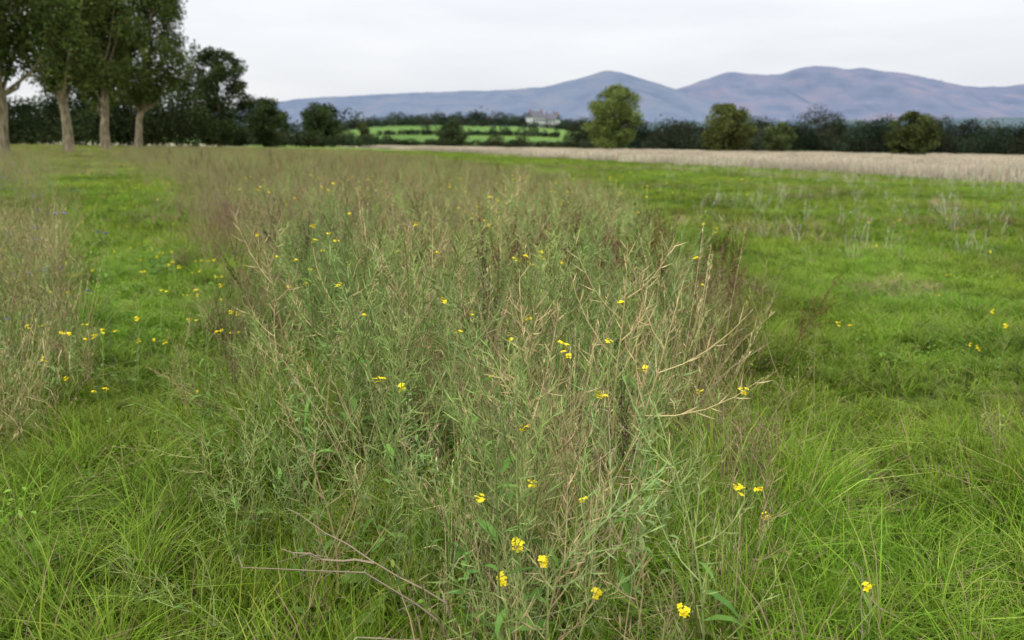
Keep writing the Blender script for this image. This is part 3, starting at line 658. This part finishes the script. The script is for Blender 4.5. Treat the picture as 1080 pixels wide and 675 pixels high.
# ---------------------------------------------------------------- farmhouse
def box(name, cx, cy, cz, sx, sy, sz, mat, parent):
    import bmesh
    bm = bmesh.new(); bmesh.ops.create_cube(bm, size=1); bmesh.ops.scale(bm, vec=(sx, sy, sz), verts=bm.verts)
    bmesh.ops.bevel(bm, geom=bm.edges[:], offset=min(sx, sy, sz)*.06, segments=1)
    me = bpy.data.meshes.new(name); bm.to_mesh(me); bm.free(); me.materials.append(mat)
    o = link(bpy.data.objects.new(name, me)); o.location = (cx, cy, cz); o.parent = parent; return o
def house(x, y, w, d, h, rh, rot, name='farmhouse'):
    e = link(bpy.data.objects.new(name, None)); e.location = (x, y, float(ground_h(x, y))); e.rotation_euler = (0, 0, rot)
    wall = plain('render_wall', (.50, .51, .52), .9); roof = plain('slate_roof', (.10, .10, .12), .7); gl = plain('window_glass', (.03, .035, .04), .2); ch = plain('brick', (.3, .14, .1))
    box('walls', 0, 0, h/2, w, d, h, wall, e)
    v = [(-w/2-.3, -d/2-.4, h-.1), (w/2+.3, -d/2-.4, h-.1), (w/2+.3, d/2+.4, h-.1), (-w/2-.3, d/2+.4, h-.1), (-w/2-.3, 0, h+rh), (w/2+.3, 0, h+rh)]
    me = bpy.data.meshes.new('roof'); me.from_pydata(v, [], [(0, 1, 5, 4), (2, 3, 4, 5), (0, 4, 3), (1, 2, 5), (3, 2, 1, 0)]); me.materials.append(roof)
    r = link(bpy.data.objects.new('roof', me)); r.parent = e
    for k, cx in enumerate((-w*.42, w*.42)): box('chimney_%d' % k, cx, 0, h+rh+.3, .9, .7, 1.6, ch, e)
    for fl_ in range(2):
        for k in range(4):
            if fl_ == 0 and k == 1: continue
            box('window_%d_%d' % (fl_, k), -w*.36+k*w*.24, -d/2-.03, 1.4+fl_*2.5, .9, .16, 1.2, gl, e)
    box('door', -w*.12, -d/2-.03, 1.05, 1.0, .14, 2.1, ch, e)
house(12, 528, 9, 6.5, 5.6, 3.4, .6); house(21.5, 532, 8, 6, 5.0, 3.2, -.5)

# ---------------------------------------------------------------- mountains
def mount_mat(name, ca, cb, cc):
    m = bpy.data.materials.new(name); m.use_nodes = True; t = m.node_tree; L = t.links.new
    p = t.nodes['Principled BSDF']; p.inputs['Roughness'].default_value = 1; p.inputs['Specular IOR Level'].default_value = 0
    g = nd(t, 'ShaderNodeNewGeometry'); mp = nd(t, 'ShaderNodeMapping'); mp.inputs['Scale'].default_value = (1, .5, 2.2); L(g.outputs['Position'], mp.inputs[0])
    n = nd(t, 'ShaderNodeTexNoise'); n.inputs['Scale'].default_value = .0030; n.inputs['Detail'].default_value = 8; n.inputs['Roughness'].default_value = .62; L(mp.outputs[0], n.inputs['Vector'])
    r = nd(t, 'ShaderNodeValToRGB'); e = r.color_ramp.elements; e[0].position = .38; e[0].color = (*ca, 1); e[1].position = .66; e[1].color = (*cc, 1)
    q = e.new(.5); q.color = (*cb, 1); L(n.outputs['Fac'], r.inputs[0]); L(r.outputs[0], p.inputs['Base Color']); return m
def mountain(name, D, prof, mat, depth=.32, gul=.16, seed=0, b0=-.5, b1=1.0):
    px = np.array([p[0] for p in prof])/953.; el = np.array([p[1] for p in prof])/953.
    nb, nv = 480, 60; bb = np.linspace(b0, b1, nb); vv = np.linspace(-1, 1, nv); V = []
    el_s = np.interp(bb, px, el); ker = np.hanning(7); ker /= ker.sum(); el_s = np.convolve(np.pad(el_s, 3, 'edge'), ker, 'valid')
    for v in vv:
        Yd = D*(1+depth*v)
        for n_, b_ in enumerate(bb):
            H = el_s[n_]*D+1.6
            X = b_*D*(1+.25*depth*v)
            s = (1-abs(v))**(.85 if v < 0 else 1.0)
            wx = X+300*noise.noise(Vector((X/1500., Yd/1500., seed)))
            nz = noise.fractal(Vector((wx/900.+seed, Yd/1500., seed*3.1)), 1.0, 2.0, 5)
            nr = 1-abs(noise.noise(Vector((wx/600.+seed*2+v*1.2, Yd/3500., 1.7))))*2.4
            z = H*s+H*gul*(nz*.6+nr*.9-.5)*math.sin(math.pi*min(1, abs(1-abs(v))))*1.3+12*noise.fractal(Vector((X/220., seed, 0)), 1.0, 2.0, 4)*s
            V.append((X, Yd, z-25*(abs(v) > .97)))
    i = np.arange(nv-1)[:, None]*nb; j = np.arange(nb-1)[None, :]
    F = np.stack([i+j, i+j+1, i+nb+j+1, i+nb+j], -1).reshape(-1, 4)
    link(bpy.data.objects.new(name, mesh_np(name, np.array(V), F, mat, smooth=True)))
MA = mount_mat('mountain_heather_haze', (.13, .165, .23), (.15, .185, .25), (.18, .20, .25))  # heather tones with distance haze mixed into the pale blue base colour
MBm = mount_mat('mountain_moor_haze', (.13, .16, .23), (.155, .18, .25), (.205, .20, .255))  # moor tones paled and blued; the haze is in the surface colour
MC = mount_mat('foothill_woods_haze', (.07, .10, .12), (.095, .13, .15), (.13, .165, .17))  # woodland green shifted to blue-grey to imitate distance haze
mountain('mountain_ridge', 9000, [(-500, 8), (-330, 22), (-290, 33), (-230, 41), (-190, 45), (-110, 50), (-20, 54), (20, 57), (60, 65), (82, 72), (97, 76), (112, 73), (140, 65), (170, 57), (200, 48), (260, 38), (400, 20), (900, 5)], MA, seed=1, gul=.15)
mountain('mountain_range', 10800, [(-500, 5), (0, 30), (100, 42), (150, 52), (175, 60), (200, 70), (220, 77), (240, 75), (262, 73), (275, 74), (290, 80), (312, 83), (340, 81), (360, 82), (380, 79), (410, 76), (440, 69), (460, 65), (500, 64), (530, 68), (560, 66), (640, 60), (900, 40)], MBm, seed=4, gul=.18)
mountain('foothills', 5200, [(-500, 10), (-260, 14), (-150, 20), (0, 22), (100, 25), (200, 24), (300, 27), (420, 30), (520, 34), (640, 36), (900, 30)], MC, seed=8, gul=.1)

# ---------------------------------------------------------------- light and sky
w = bpy.data.worlds.new('World'); scene.world = w; w.use_nodes = True; t = w.node_tree; t.nodes.clear(); L = t.links.new
el, az = math.radians(48), math.radians(215)
sky = nd(t, 'ShaderNodeTexSky'); sky.sky_type = 'NISHITA'; sky.sun_disc = False; sky.sun_elevation = el; sky.sun_rotation = az
b1 = nd(t, 'ShaderNodeBackground'); b1.inputs[1].default_value = .12; L(sky.outputs[0], b1.inputs[0])
tc = nd(t, 'ShaderNodeTexCoord'); sp = nd(t, 'ShaderNodeSeparateXYZ'); L(tc.outputs['Generated'], sp.inputs[0])
mp = nd(t, 'ShaderNodeMapping'); mp.inputs['Scale'].default_value = (1.6, 1.6, 9); L(tc.outputs['Generated'], mp.inputs[0])
nz = nd(t, 'ShaderNodeTexNoise'); nz.inputs['Scale'].default_value = 1.7; nz.inputs['Detail'].default_value = 5; nz.inputs['Roughness'].default_value = .5; L(mp.outputs[0], nz.inputs['Vector'])
cr = nd(t, 'ShaderNodeValToRGB'); cr.color_ramp.elements[0].position = .3; cr.color_ramp.elements[1].position = .7
cr.color_ramp.elements[0].color = (.80, .82, .87, 1); cr.color_ramp.elements[1].color = (.97, .98, 1, 1); L(nz.outputs['Fac'], cr.inputs[0])
mr = nd(t, 'ShaderNodeMapRange'); mr.inputs['From Min'].default_value = .02; mr.inputs['From Max'].default_value = 1; mr.inputs['To Min'].default_value = .91; mr.inputs['To Max'].default_value = 2.4
L(sp.outputs[2], mr.inputs['Value'])
b2 = nd(t, 'ShaderNodeBackground'); L(cr.outputs[0], b2.inputs[0]); L(mr.outputs[0], b2.inputs[1])
mx = nd(t, 'ShaderNodeMixShader'); mx.inputs[0].default_value = .95; L(b1.outputs[0], mx.inputs[1]); L(b2.outputs[0], mx.inputs[2])
o = nd(t, 'ShaderNodeOutputWorld'); L(mx.outputs[0], o.inputs[0])
sd = bpy.data.lights.new('sun', 'SUN'); sd.energy = 1.4; sd.angle = math.radians(11); sd.color = (1, .97, .92)
so = link(bpy.data.objects.new('sun', sd))
dirv = Vector((math.sin(az)*math.cos(el), math.cos(az)*math.cos(el), math.sin(el))); so.rotation_euler = dirv.to_track_quat('Z', 'Y').to_euler()

# ---------------------------------------------------------------- camera
cd = bpy.data.cameras.new('camera'); cam = link(bpy.data.objects.new('camera', cd)); cd.sensor_width = 36; cd.lens = 31.2; cd.clip_end = 30000; cd.clip_start = .05
cam.matrix_world = Matrix.Translation((0, 0, 1.6)) @ Matrix.Rotation(math.radians(90-11.3), 4, 'X') @ Matrix.Rotation(math.radians(.85), 4, 'Z')
cd.dof.use_dof = True; cd.dof.focus_distance = 3.0; cd.dof.aperture_fstop = 3.2
scene.camera = cam
